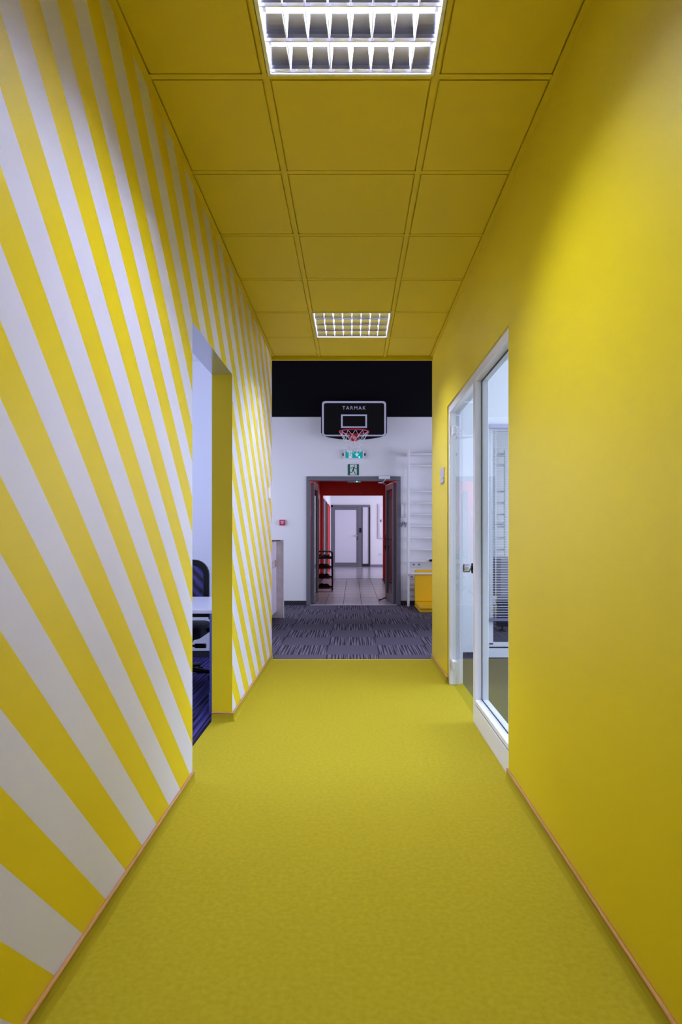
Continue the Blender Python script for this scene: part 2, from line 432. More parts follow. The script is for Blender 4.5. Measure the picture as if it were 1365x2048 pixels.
# ------------------------------------------------------------------ skirting of carpet with a tan cord
def skirting(name, pts, side, lab):
    """pts: plan polyline along wall face; side: outward normals per segment"""
    root = None
    for (a, b, nrm) in pts:
        a = Vector((a[0], a[1], 0)); b = Vector((b[0], b[1], 0)); n = Vector((nrm[0], nrm[1], 0))
        bm = bmesh.new(); prof = [(0, 0), (.016, 0), (.013, .006), (.009, .02), (.008, .046), (0, .048)]
        A = [bm.verts.new(a + n*p + Vector((0,0,z))) for p, z in prof]; B = [bm.verts.new(b + n*p + Vector((0,0,z))) for p, z in prof]
        for i in range(len(prof)):
            j = (i+1) % len(prof); bm.faces.new((A[i], A[j], B[j], B[i]))
        bm.faces.new(A); bm.faces.new(B[::-1]); bmesh.ops.recalc_face_normals(bm, faces=bm.faces)
        if root is None:
            root = struct(obj(name, bm, m_skirt), lab)
        else: obj('skirting_strip', bm, m_skirt, root)
        bm = bmesh.new(); tube(bm, [a + n*.005 + Vector((0,0,.051)), b + n*.005 + Vector((0,0,.051))], .0058, 8)
        obj('cord', bm, m_cord, root, label='tan cord along the top of the carpet skirting')
    return root
skirting('baseboard_left', [((XL, YB), (XL, LO0 + .008), (1, 0)), ((XLo, LO1), (XL + .008, LO1), (0, -1)), ((XL, LO1 - .008), (XL, YE), (1, 0))], 1,
         'low yellow carpet skirting with tan cord below the striped wall')
skirting('baseboard_right', [((XR, YB), (XR, RO0 + .008), (-1, 0)), ((XR, RO1 - .008), (XR, YE), (-1, 0)), ((XR - .008, RO1), (XR + .008, RO1), (0, -1))], 1,
         'low yellow carpet skirting with tan cord below the plain yellow wall')

# ------------------------------------------------------------------ rooms: left office
struct(part('wall_office_left_back', [(-3.7, XLo, 5.99, 6.09, 0, 2.95), (XLo, XLo + .06, YE, 6.09, 0, 2.95)], m_white), 'white wall of the left office')
struct(part('wall_office_left_side', [(-3.7, -3.6, .9, 5.99, 0, .85), (-3.7, -3.6, .9, 5.99, 2.35, 2.95), (-3.7, -3.6, .9, 2.4, .85, 2.35), (-3.7, -3.6, 5.4, 5.99, .85, 2.35)], m_white))
struct(part('wall_office_left_front', [(-3.7, XLo, .8, .9, 0, 2.95)], m_white))
struct(part('ceiling', [(-3.7, XLo, .8, 6.09, 2.76, 2.85)], m_white))
struct(part('baseboard_office_left', [(-3.6, XLo, 5.978, 5.99, 0, .06)], m_vdgrey))
# right office
struct(part('wall_office_right_back', [(XRo, 1.27, 5.97, 6.07, 0, 2.95), (1.27, 4.2, 5.97, 6.07, 2.17, 2.95), (3.2, 4.2, 5.97, 6.07, 0, 2.17), (XRo - .06, XRo, YE, 6.07, 0, 2.95)], m_white), 'white wall of the glazed right office')
struct(part('wall_office_right_side', [(4.1, 4.2, 1.4, 5.97, 0, .8), (4.1, 4.2, 1.4, 5.97, 2.4, 2.95), (4.1, 4.2, 1.4, 2.4, .8, 2.4), (4.1, 4.2, 5.6, 5.97, .8, 2.4)], m_white))
struct(part('wall_office_right_front', [(XRo, 4.2, 1.3, 1.4, 0, 2.95)], m_white))
struct(part('ceiling', [(XRo, 4.2, 1.3, 6.07, 2.76, 2.85)], m_white))
struct(part('baseboard_office_right', [(XRo, 1.26, 5.958, 5.97, 0, .05)], m_vdgrey))
# lobby shell
MB2 = [m_white, m_blackp]
bm = bmesh.new()
DX0, DX1, DZ = -.72, .745, 2.05
for (x0, x1, z0, z1) in ((LX0, DX0, 0, 3.045), (DX1, LX1, 0, 3.045), (DX0, DX1, DZ, 3.045)): box(bm, x0, x1, YW, YW + .15, z0, z1, 0)
box(bm, LX0, LX1, YW, YW + .15, 3.045, LZ, 1)
struct(obj('wall_far', bm, MB2), 'lobby end wall, white below and black above')
struct(part('wall_lobby_left', [(LX0 - .1, LX0, 6.09, YW + .15, 0, .8), (LX0 - .1, LX0, 6.09, YW + .15, 2.6, LZ), (LX0 - .1, LX0, 6.09, 6.8, .8, 2.6), (LX0 - .1, LX0, 10.0, YW + .15, .8, 2.6)], m_white))
struct(part('wall_lobby_right', [(LX1, LX1 + .1, 6.07, YW + .15, 0, .8), (LX1, LX1 + .1, 6.07, YW + .15, 2.8, LZ), (LX1, LX1 + .1, 6.07, 6.6, .8, 2.8), (LX1, LX1 + .1, 9.8, YW + .15, .8, 2.8)], m_white))
struct(part('wall_lobby_front', [(LX0 - .1, LX1 + .1, YE, 6.09, 2.951, LZ), (4.2, LX1 + .1, 5.97, 6.07, 0, 2.951)], m_white))
struct(part('ceiling', [(LX0 - .1, LX1 + .1, YE, YW + .15, LZ, LZ + .1)], m_blackp))
struct(part('baseboard_lobby', [(LX0, -.75, YW - .012, YW, 0, .07), (.775, LX1, YW - .012, YW, 0, .07)], m_vdgrey), 'charcoal baseboard at the lobby end wall')

# window frames for the daylight openings
def win_frame(name, x0, x1, y0, y1, z0, z1, n):
    ps = [(x0, x1, y0, y1, z0, z0 + .05), (x0, x1, y0, y1, z1 - .05, z1), (x0, x1, y0, y0 + .05, z0, z1), (x0, x1, y1 - .05, y1, z0, z1)]
    for k in range(1, n): y = y0 + (y1 - y0) * k / n; ps.append((x0, x1, y - .03, y + .03, z0, z1))
    r = struct(part(name, ps, m_alu)); return r
win_frame('window_1', -3.68, -3.62, 2.4, 5.4, .85, 2.35, 3)
win_frame('window_2', 4.12, 4.18, 2.4, 5.6, .8, 2.4, 3)
win_frame('window_3', LX0 - .08, LX0 - .02, 6.8, 10.0, .8, 2.6, 3)
win_frame('window_4', LX1 + .02, LX1 + .08, 6.6, 9.8, .8, 2.8, 3)

# ------------------------------------------------------------------ glazed partition on the right: window_5 and door_1
FX0, FXG, FX1 = .737, .778, .818
w = struct(part('window_5', [(FX0, FX1, RO0, 3.86, 2.072, 2.128), (FX0, FX1, RO0, RO0 + .05, .15, 2.072)], m_alu, bevel=.003), 'fixed white-framed window in the right corridor wall')
part('sill_panel', [(FX0, FX1, RO0, 3.86, .002, .118)], m_alu, w, .002)
part('sill_groove', [(FX0 + .006, FX1 - .004, RO0, 3.86, .118, .126)], m_gask, w)
part('sill_profile', [(FX0, FX1, RO0 + .05, 3.86, .126, .152)], m_alu, w, .003)
part('mullion', [(FX0, FX1, 3.86, 3.925, .002, 2.128)], m_alu, w, .003)
part('gasket', [(FXG - .003, FXG, 3.852, 3.86, .152, 2.072), (FXG - .003, FXG, RO0 + .05, 3.86, .152, .158), (FXG - .003, FXG, RO0 + .05, 3.86, 2.064, 2.072), (FXG - .003, FXG, RO0 + .05, RO0 + .058, .152, 2.072)], m_gask, w)
part('pane', [(FXG, FXG + .008, RO0 + .05, 3.86, .152, 2.072)], m_glass, w)
d = struct(part('door_1', [(FX0, FX1, 3.925, 4.93, 2.072, 2.128), (FX0, FX1, 4.882, 4.93, .002, 2.072)], m_alu, bevel=.003), 'frameless glass office door in a white frame')
leaf = part('glass_leaf', [(.760, .770, 3.935, 4.872, .012, 2.066)], m_glass, d)
for z in (1.93, .165):
    part('hinge', [(.750, .780, 4.79, 4.879, z - .032, z + .032)], m_alu, d, .004, 'square brushed hinge plate')
bm = bmesh.new()
tube(bm, [(.759, 4.03, .935), (.748, 4.03, .935)], .032, 20); tube(bm, [(.771, 4.03, .935), (.782, 4.03, .935)], .032, 20)
obj('rosette', bm, m_black, d)
bm = bmesh.new(); tube(bm, [(.748, 4.03, .935), (.734, 4.03, .935)], .014, 16); tube(bm, [(.734, 4.03, .935), (.728, 4.03, .935), (.700, 4.03, .935), (.696, 4.03, .935)], .026, 20)
tube(bm, [(.782, 4.03, .935), (.83, 4.03, .935)], .024, 20)
obj('door_knob', bm, m_chrome, d, label='round chrome knob')
bm = bmesh.new(); tube(bm, [(.759, 4.72, 1.14), (.756, 4.72, 1.14)], .006, 10); obj('screw', bm, m_chrome, d)

# partition between right office and lobby: window_6
w6 = struct(part('window_6', [(1.27, 3.2, 5.98, 6.04, 2.11, 2.17), (1.27, 1.31, 5.98, 6.04, .12, 2.11), (3.15, 3.2, 5.98, 6.04, .12, 2.11)], m_alu), 'glazed partition between the right office and the lobby')
part('sill_panel', [(1.27, 3.2, 5.985, 6.035, .0, .085)], m_alu, w6)
part('gasket', [(1.27, 3.2, 5.988, 6.03, .085, .098)], m_gask, w6)
part('sill_profile', [(1.27, 3.2, 5.98, 6.04, .098, .135)], m_alu, w6, .003)
part('pane', [(1.31, 3.15, 6.005, 6.013, .135, 2.11)], m_glass, w6)
# venetian blind
bl = thing('venetian_blind', 'white venetian blind with open slats behind the corridor window glass', 'blind', (0, 0, 0))
part('head_rail', [(1.262, 2.7, 5.925, 5.965, 2.13, 2.165)], m_lilac, bl, .003)
bm = bmesh.new()
for k in range(4):
    pass
pr = [(-.0125, -.0008), (-.006, .0012), (0, .0018), (.006, .0012), (.0125, -.0008)]
A = [bm.verts.new((1.272, y, z)) for y, z in pr]; B = [bm.verts.new((2.69, y, z)) for y, z in pr]
for i in range(4): bm.faces.new((A[i], A[i+1], B[i+1], B[i]))
A2 = [bm.verts.new((1.272, y, z - .0008)) for y, z in pr]; B2 = [bm.verts.new((2.69, y, z - .0008)) for y, z in pr]
for i in range(4): bm.faces.new((A2[i+1], A2[i], B2[i], B2[i+1]))
bm.faces.new((A[0], B[0], B2[0], A2[0])); bm.faces.new((A[4], A2[4], B2[4], B[4]))
me_s = bpy.data.meshes.new('slat'); bm.to_mesh(me_s); bm.free(); me_s.materials.append(m_offw)
z = 2.112
while z > .385:
    linkmesh('slat', me_s, bl, (0, 5.945, z)); z -= .0233
part('bottom_rail', [(1.272, 2.69, 5.932, 5.958, .345, .368)], m_greyl, bl, .002)
for x in (1.325, 2.62):
    for y in (5.93, 5.96): bm = bmesh.new(); tube(bm, [(x, y, 2.12), (x, y, .36)], .0022, 5); obj('ladder_cord', bm, m_offw, bl)
bm = bmesh.new(); tube(bm, [(1.285, 5.918, 2.11), (1.28, 5.915, 1.33)], .0035, 6); obj('wand', bm, m_offw, bl)

# ------------------------------------------------------------------ left office furniture
dk = thing('desk', 'white desk top on steel legs behind the left opening', 'desk', (0, 0, 0))
part('desk_top', [(-2.35, -.886, 4.09, 4.97, .642, .664)], m_desk, dk, .002)
for (x, y) in ((-.907, 4.13), (-.907, 4.9), (-2.3, 4.13), (-2.3, 4.9)):
    l = part('leg', [(x - .012, x + .012, y - .018, y + .018, .13, .642)], m_bluem, dk, .003)
    part('foot_sleeve', [(x - .016, x + .016, y - .021, y + .021, 0, .13)], m_bluem, l, .003)
part('dark_underside', [(-2.28, -.932, 4.2, 4.88, .605, .641)], m_blackm, dk)  # black slab added to darken the underside of the white desk top
part('apron', [(-2.3, -.92, 4.885, 4.9, .57, .642), (-.932, -.908, 4.14, 4.9, .60, .642)], m_blackm, dk)

ch = thing('office_chair', 'black mesh-backed office chair behind the white desk', 'chair', (-1.39, 5.02, 0), 0)
bm = bmesh.new()
o_ = rrect(-.24, .24, .50, .945, .12, 6); i_ = rrect(-.195, .195, .545, .90, .085, 6)
frame_loop(bm, o_, i_, 'y', .10, .135); obj('back_frame', bm, m_black, ch, .004)
bm = bmesh.new(); prism(bm, rrect(-.197, .197, .543, .902, .085, 6), 'y', .112, .116)
def mesh_fabric():
    m = bpy.data.materials.new('chair_mesh'); m.use_nodes = True; nt = m.node_tree; b = nt.nodes['Principled BSDF']
    b.inputs['Roughness'].default_value = .7
    tc = nt.nodes.new('ShaderNodeTexCoord'); wv = nt.nodes.new('ShaderNodeTexWave'); wv.wave_type = 'BANDS'; wv.bands_direction = 'DIAGONAL'
    wv.inputs['Scale'].default_value = 7; wv.inputs['Distortion'].default_value = 3
    r = nt.nodes.new('ShaderNodeValToRGB'); r.color_ramp.elements[0].color = srgb(8, 8, 22); r.color_ramp.elements[1].color = srgb(66, 58, 128)
    nt.links.new(tc.outputs['Object'], wv.inputs['Vector']); nt.links.new(wv.outputs['Fac'], r.inputs[0]); nt.links.new(r.outputs[0], b.inputs['Base Color'])
    return m
obj('back_mesh', bm, mesh_fabric(), ch)
part('back_spine', [(-.035, .035, .135, .165, .36, .80)], m_black, ch, .01)
bm = bmesh.new(); prism(bm, rrect(-.25, .25, -.28, .20, .09, 6), 'z', .36, .45); obj('seat', bm, m_blackm, ch, .02)
bm = bmesh.new(); prism(bm, [(-.10, .27), (.10, .27), (.16, .36), (-.16, .36)], 'y', -.12, .12); obj('tilt_mechanism', bm, m_black, ch, .01)
for s in (-1, 1):
    bm = bmesh.new(); tube(bm, [(s*.12, .0, .40), (s*.27, .0, .40), (s*.30, -.02, .46), (s*.30, -.02, .60)], .016, 8)
    a = obj('armrest', bm, m_black, ch); part('arm_pad', [(s*.30 - .04, s*.30 + .04, -.16, .09, .60, .63)], m_blackm, a, .01)
bm = bmesh.new(); tube(bm, [(.08, -.06, .285), (.17, -.06, .285)], .010, 6); tube(bm, [(.17, -.06, .285), (.255, -.06, .285)], .018, 8); obj('lever', bm, m_black, ch)
bm = bmesh.new(); tube(bm, [(0, 0, .10), (0, 0, .32)], .026, 12); obj('gas_column', bm, m_black, ch)
for k in range(5):
    a = math.radians(-6 + 72 * k); c, s = math.cos(a), math.sin(a)
    bm = bmesh.new(); tube(bm, [(0, 0, .11), (.30*c, .30*s, .075)], .026, 8, r_end=.015); ar = obj('base_arm', bm, m_black, ch)
    bm = bmesh.new(); tube(bm, [(.30*c - .022*s, .30*s + .022*c, .029), (.30*c + .022*s, .30*s - .022*c, .029)], .028, 14)
    tube(bm, [(.30*c, .30*s, .03), (.30*c, .30*s, .08)], .008, 6); obj('caster', bm, m_blackm, ar)

# ------------------------------------------------------------------ small things on corridor walls
sw = thing('light_switch', 'white light switch near the end of the striped wall', 'light switch', (XL, 5.66, 1.51))
part('switch_plate', [(0, .010, -.042, .042, -.048, .048)], m_offw, sw, .003)
part('rocker', [(.010, .015, -.028, .028, -.030, .030)], m_offw, sw, .002)
sg = thing('door_sign', 'lilac-grey two-part name plate beside the glass door', 'sign', (XR, 5.17, 1.62))
part('upper_plate', [(-.008, 0, -.09, .09, -.022, .06)], m_lilac, sg, .001)
part('lower_plate', [(-.009, 0, -.09, .09, -.06, -.025)], m_lilac, sg, .001)

# ------------------------------------------------------------------ double door frame in the end wall
fr = struct(part('door_2', [(-.752, -.69, YW - .02, YW + .15, 0, 2.015), (.715, .775, YW - .02, YW + .15, 0, 2.015), (-.752, .775, YW - .02, YW + .15, 2.015, 2.082)], m_dgrey, bevel=.004), 'grey frame of the open double door')
part('threshold_strip', [(-.69, .715, YW - .03, YW + .0, 0, .006)], m_alu, fr)
def leaf_part(hx, hy, ang, length, s, nm):
    """door leaf hinged at (hx,hy); ang from +y"""
    r = part(nm, [(-.025, .025, 0, .085, .01, 2.0), (-.025, .025, length - .085, length, .01, 2.0), (-.025, .025, .085, length - .085, 1.90, 2.0), (-.025, .025, .085, length - .085, .01, .13)], m_dgrey, fr, .003)
    r.location = (hx, hy, 0); r.rotation_euler = (0, 0, ang)
    part('pane', [(-.005, .005, .085, length - .085, .13, 1.90)], m_glassd, r)
    return r
l1 = leaf_part(-.662, YW + .16, math.radians(-3), .69, 1, 'door_leaf')
l2 = leaf_part(.690, YW + .16, math.radians(8), .69, -1, 'door_leaf')
bm = bmesh.new(); tube(bm, [(-.025, .645, 1.06), (-.075, .645, 1.06)], .010, 8); tube(bm, [(-.075, .655, 1.06), (-.075, .53, 1.06)], .010, 8)
tube(bm, [(.025, .645, 1.06), (.07, .645, 1.06), (.07, .53, 1.06)], .010, 8)
obj('handle', bm, m_chrome, l2)
part('lock_plate', [(-.029, -.025, .62, .67, .86, 1.14), (-.045, -.029, .625, .665, .90, .95)], m_black, l2)
cl = part('door_closer', [(.42, .60, YW - .065, YW - .022, 2.035, 2.085)], m_alu, fr, .004, 'silver door closer body')
bm = bmesh.new(); tube(bm, [(.53, YW - .045, 2.035), (.50, YW + .06, 1.995), (.42, YW + .05, 1.985), (.55, YW + .34, 1.985)], .008, 6); obj('closer_arm', bm, m_alu, cl)
bm = bmesh.new(); tube(bm, [(-.03, .58, .05), (-.10, .60, .02), (-.14, .60, .008)], .010, 8); tube(bm, [(-.14, .60, .0), (-.14, .60, .02)], .016, 8); obj('foot_stop', bm, m_black, l2, label='black flip-down door stop')

# ------------------------------------------------------------------ red corridor and white hall beyond
RXL, RXR, RZ, RY = -.83, .865, 2.62, 16.4
struct(part('wall_red_left', [(RXL - .1, RXL, YW + .15, 13.1, 0, RZ), (RXL - .1, RXL, 13.1, 14.0, 2.05, RZ), (RXL - .1, RXL, 14.0, 14.9, 0, RZ), (RXL - .1, RXL, 14.9, 15.8, 2.05, RZ), (RXL - .1, RXL, 15.8, RY, 0, RZ)], m_red), 'red wall left of the tiled corridor')
struct(part('wall_red_right', [(RXR, RXR + .1, YW + .15, 14.3, 0, RZ), (RXR, RXR + .1, 14.3, 15.2, 2.05, RZ), (RXR, RXR + .1, 15.2, RY, 0, RZ)], m_red), 'red wall right of the tiled corridor')
struct(part('wall_red_header', [(RXL - .1, RXR + .1, RY, RY + .14, 2.137, RZ), (RXL - .1, -.76, RY, RY + .14, 0, 2.137), (.775, RXR + .1, RY, RY + .14, 0, 2.137)], m_red), 'red header and pilasters at the end of the red corridor')
struct(part('ceiling', [(RXL - .1, RXR + .1, YW + .15, RY + .14, RZ, RZ + .08)], m_red))
for i, (x0, x1, ya, yb) in enumerate(((RXL - .09, RXL - .05, 13.1, 14.0), (RXL - .09, RXL - .05, 14.9, 15.8), (RXR + .05, RXR + .09, 14.3, 15.2))):
    dd = struct(part('door_%d' % (3 + i), [(x0, x1, ya + .04, yb - .04, .01, 2.01)], m_dred), 'closed dark red side door')
    s = 1 if x0 < 0 else -1
    xa = RXL if x0 < 0 else RXR
    part('door_frame', [(min(xa - s*.1, xa + s*.008), max(xa - s*.1, xa + s*.008), ya, ya + .04, 0, 2.05), (min(xa - s*.1, xa + s*.008), max(xa - s*.1, xa + s*.008), yb - .04, yb, 0, 2.05), (min(xa - s*.1, xa + s*.008), max(xa - s*.1, xa + s*.008), ya + .04, yb - .04, 2.01, 2.05)], m_dred, dd)
for (y, z, lab) in ((12.6, 1.56, 'small pale door plate on the red wall nearest the shoe rack'), (14.45, 1.5, 'small pale door plate further down the left red wall')):
    p = thing('door_plate', lab, 'sign', (RXL, y, z)); part('plate', [(0, .008, -.07, .07, -.06, .06)], m_lilac, p)
# tiled floor
hf = struct(part('floor', [(RXL - .1, RXR + .1, YW, RY + .14, -.05, -.004)], m_grout), 'grey tiled floor of the red corridor')
bm = bmesh.new(); box(bm, -.1458, .1458, -.293, .293, -.004, 0)
met = bpy.data.meshes.new('floor_tile'); bm.to_mesh(met); bm.free(); met.materials.append(m_tiles)
for c in range(-3, 4):
    for r in range(0, 10):
        x = -.155 + .3 * c + .15
        if x - .15 < RXL - .11 or x + .15 > RXR + .15: continue
        linkmesh('floor_tile', met, hf, (x, YW + .002 + .6 * (r + .5), random.uniform(-.0004, .0002)))
def far_tile_mat():
    m = M('far_tile_floor', srgb(176, 172, 184), .2); nt = m.node_tree; b = nt.nodes['Principled BSDF']
    tc = nt.nodes.new('ShaderNodeTexCoord'); br = nt.nodes.new('ShaderNodeTexBrick'); br.offset = 0
    br.inputs['Scale'].default_value = 1; br.inputs['Brick Width'].default_value = .3; br.inputs['Row Height'].default_value = .6
    br.inputs['Mortar Size'].default_value = .003; br.inputs['Color1'].default_value = srgb(150, 146, 152); br.inputs['Color2'].default_value = srgb(150, 146, 152)
    br.inputs['Mortar'].default_value = srgb(80, 78, 86)
    nt.links.new(tc.outputs['Object'], br.inputs['Vector']); nt.links.new(br.outputs[0], b.inputs['Base Color']); return m
struct(part('floor', [(-.9, 3.1, RY + .14, HE, -.05, 0)], far_tile_mat()), 'tiled floor of the white hall')
struct(part('wall_hall_end', [(-.9, 3.1, HE, HE + .1, 0, 2.8)], m_white), 'white end wall of the far hall')
struct(part('wall_hall_left', [(-.87, -.77, RY + .14, HE, 0, 2.8)], m_white), 'white left wall of the far hall')
struct(part('wall_hall_right', [(3.0, 3.1, RY + .14, HE, 0, 2.8)], m_white))
struct(part('wall_hall_front', [(RXR + .1, 3.1, RY, RY + .14, 0, 2.8)], m_white))
struct(part('ceiling', [(-.9, 3.1, RY, HE + .1, 2.8, 2.9)], m_white))
struct(part('baseboard_hall', [(.63, 3.0, HE - .015, HE, 0, .07)], m_greyl))
# doors in the hall's left wall
for i, (ya, yb, mat) in enumerate(((16.6, 17.85, m_dgrey), (17.95, 18.7, m_dred), (19.5, 20.9, m_red))):
    dd = struct(part('door_%d' % (6 + i), [(-.772, -.758, ya + .05, yb - .05, 0, 2.02)], mat))
    part('door_frame', [(-.772, -.74, ya, ya + .05, 0, 2.07), (-.772, -.74, yb - .05, yb, 0, 2.07), (-.772, -.74, ya + .05, yb - .05, 2.02, 2.07)], (m_dgrey, m_blackm, m_red)[i], dd)
# end glass door
g = struct(part('door_9', [(-.76, -.70, HE - .06, HE, 0, 2.176), (-.76, .62, HE - .06, HE, 2.10, 2.176), (.19, .32, HE - .06, HE, 0, 2.10), (-.70, .19, HE - .06, HE, .0, .03)], m_dgrey), 'grey framed frosted glass door at the far end of the hall')
lf = part('door_leaf', [(-.70, -.628, HE - .05, HE - .01, .03, 2.09), (.133, .19, HE - .05, HE - .01, .03, 2.09), (-.628, .133, HE - .05, HE - .01, 2.0, 2.09), (-.628, .133, HE - .05, HE - .01, .03, .14)], m_dgrey, g)
part('pane', [(-.628, .133, HE - .035, HE - .02, .14, 2.0)], m_frost, lf)
bm = bmesh.new(); tube(bm, [(.16, HE - .05, 1.09), (.16, HE - .10, 1.09), (.04, HE - .10, 1.09)], .014, 6); box(bm, .15, .19, HE - .06, HE - .05, .93, 1.03); obj('handle', bm, m_chrome, lf)
sl = part('side_light_frame', [(.32, .35, HE - .06, HE, .10, 2.10), (.557, .62, HE - .06, HE, .0, 2.10), (.32, .557, HE - .06, HE, .0, .10)], m_vdgrey, g)
part('pane', [(.35, .557, HE - .035, HE - .02, .10, 2.10)], m_frost, sl)
rd = thing('card_reader', 'small black card reader on the grey mullion of the far door', 'card reader', (.27, HE - .06, 1.28)); part('reader_body', [(-.035, .035, -.03, 0, -.08, .08)], m_black, rd, .004)
eb = thing('electrical_cabinet', 'white wall cabinet at the far end of the hall', 'cabinet', (1.2, HE - .001, 1.6))
part('cabinet_body', [(-.30, .30, -.06, 0, -.6, .6)], m_offw, eb, .004)
cd = part('cabinet_door', [(-.26, .26, -.075, -.06, -.56, .56)], m_offw, eb, .004); part('lock', [(-.22, -.19, -.085, -.075, -.03, .06)], m_black, cd)
so = thing('wall_socket', 'white double socket low on the far hall wall', 'socket', (1.05, HE, .44)); part('socket_plate', [(-.14, .14, -.012, 0, -.045, .045)], m_offw, so, .003)
for x in (-.05, .05):
    bm = bmesh.new(); tube(bm, [(x, -.012, 0), (x, -.014, 0)], .02, 12); obj('socket_face', bm, m_lilac, so)

# ------------------------------------------------------------------ signs above the door
def running_man(parent, mat, y, cx, cz, s, flip=1):
    bm = bmesh.new()
    def seg(a, b, w0, w1=None):
        w1 = w1 or w0; a = Vector(a); b = Vector(b); dd = (b - a).normalized(); n = Vector((-dd.y, dd.x))
        pts = [a + n*w0, b + n*w1, b - n*w1, a - n*w0]
        prism(bm, [(cx + flip*p.x*s, cz + p.y*s) for p in pts], 'y', y, y + .0012)
    prism(bm, [(cx + flip*(.10 + .055*math.cos(t*PI/6))*s, cz + (.36 + .055*math.sin(t*PI/6))*s) for t in range(12)], 'y', y, y + .0012)
    seg((.06, .25), (-.03, .00), .055, .045)          # torso
    seg((.02, .27), (-.14, .24), .022); seg((-.14, .24), (-.22, .10), .02)     # rear arm
    seg((.08, .26), (.17, .11), .022); seg((.17, .11), (.30, .11), .02)        # front arm
    seg((-.03, .02), (-.12, -.20), .035, .028); seg((-.12, -.20), (-.32, -.20), .026)   # back leg
    seg((-.02, .02), (.07, -.16), .035, .028); seg((.07, -.16), (.20, -.38), .026)      # front leg
    obj('running_figure', bm, mat, parent)
ex = thing('exit_sign', 'flat green running-man exit sign just above the door frame', 'sign', (.01, YW, 2.19))
part('sign_plate', [(-.09, .09, -.004, 0, -.09, .09)], m_green, ex)
part('door_symbol', [(-.053, .055, -.005, -.004, -.082, .082)], m_glow, ex)
running_man(ex, m_dgreen, -.0065, .0, -.005, .19)
el = thing('emergency_light', 'lit teal emergency exit light hidden partly by the hoop net', 'emergency light', (.02, YW, 2.435))
part('lamp_body', [(-.165, .165, -.045, 0, -.075, .075)], m_offw, el, .01)
part('lit_panel', [(-.135, .14, -.050, -.045, -.06, .05)], m_teal, el)
part('door_symbol', [(-.085, -.03, -.0515, -.050, -.058, .048)], m_tealw, el)
running_man(el, m_teal, -.053, -.056, -.003, .10)
bm = bmesh.new(); prism(bm, [(.012, .01), (.04, .01), (.04, .045), (.055, .045), (.055, .01), (.083, .01), (.0475, -.045)][::-1], 'y', -.0515, -.050); obj('arrow_symbol', bm, m_tealw, el)
bm = bmesh.new(); tube(bm, [(.085, -.05, -.045), (.085, -.054, -.045)], .010, 10); obj('indicator_lamp', bm, m_led, el)
part('end_cap', [(-.185, -.165, -.03, 0, -.02, .02)], m_black, el); part('end_cap', [(.165, .185, -.03, 0, -.02, .02)], m_black, el)
e2 = thing('exit_light', 'small green emergency light under the red ceiling beyond the door', 'emergency light', (.03, 14.0, RZ))
part('lamp_body', [(-.15, .15, -.03, .03, -.35, -.20)], m_black, e2, .004); part('lit_panel', [(.0, .14, -.034, -.03, -.345, -.22)], m_green, e2)
bm = bmesh.new(); tube(bm, [(.06, -.034, -.325), (.06, -.040, -.325)], .014, 10); obj('indicator_lamp', bm, m_led, e2)
part('hanger', [(-.1, -.09, -.005, .005, -.2, 0), (.09, .1, -.005, .005, -.2, 0)], m_black, e2)
fa = thing('fire_alarm_button', 'small red fire alarm call point on the white wall', 'alarm button', (-1.14, YW, 1.335))
part('alarm_box', [(-.045, .045, -.035, 0, -.045, .045)], m_alarm, fa, .004)
part('alarm_window', [(-.020, .020, -.037, -.035, -.022, .004)], m_lilac, fa); part('alarm_bar', [(-.026, .026, -.0375, -.035, .015, .024)], m_offw, fa)
ic = thing('intercom', 'white wall handset right of the double door', 'intercom', (.822, YW, 1.53)); part('intercom_base', [(-.045, .045, -.03, 0, -.11, .11)], m_offw, ic, .006)
part('handset', [(-.040, -.008, -.055, -.03, -.10, .10)], m_offw, ic, .008)
ky = thing('key_bunch', 'keys hanging on a hook below the white handset', 'keys', (.825, YW, 1.35))
bm = bmesh.new(); tube(bm, [(0, 0, .03), (0, -.02, .03), (0, -.02, .02)], .003, 6); obj('hook', bm, m_chrome, ky)
bm = bmesh.new(); tube(bm, [(.012*math.cos(a*PI/6), -.018, .012 + .012*math.sin(a*PI/6)) for a in range(12)], .002, 5, True); obj('key_ring', bm, m_chrome, ky)
for k, a in enumerate((-.12, .1)):
    bm = bmesh.new(); prism(bm, [(a*.1 - .008, 0), (a*.1 + .008, 0), (a*.3 + .006, -.09), (a*.3 - .006, -.09)], 'y', -.020 + k*.004, -.018 + k*.004); obj('key', bm, m_greyl, ky)
def socket(x, z, n, lab, cat='socket'):
    t = thing('wall_socket', lab, cat, (x, YW, z)); h = .042*n
    part('socket_plate', [(-h, h, -.012, 0, -.042, .042)], m_offw, t, .003)
    for k in range(n):
        xx = -h + .042 + .084*k
        bm = bmesh.new(); tube(bm, [(xx, -.012, 0), (xx, -.015, 0)], .022, 14); f = obj('socket_face', bm, m_lilac, t)
        bm = bmesh.new(); tube(bm, [(xx, -.015, 0), (xx, -.017, 0)], .007, 8); obj('pin_hole', bm, m_black, f)
socket(1.03, .655, 2, 'white double socket behind the wall bars above the yellow mat')
socket(.955, .46, 1, 'single white socket left of the yellow mat')

# ------------------------------------------------------------------ basketball hoop
BY = 10.10
hp = thing('basketball_hoop', 'black basketball backboard with red rim and white net above the door', 'basketball hoop', (.02, BY, 2.95))
bm = bmesh.new()
pts = rrect(-.52, .52, -.245, .307, .05, 6)
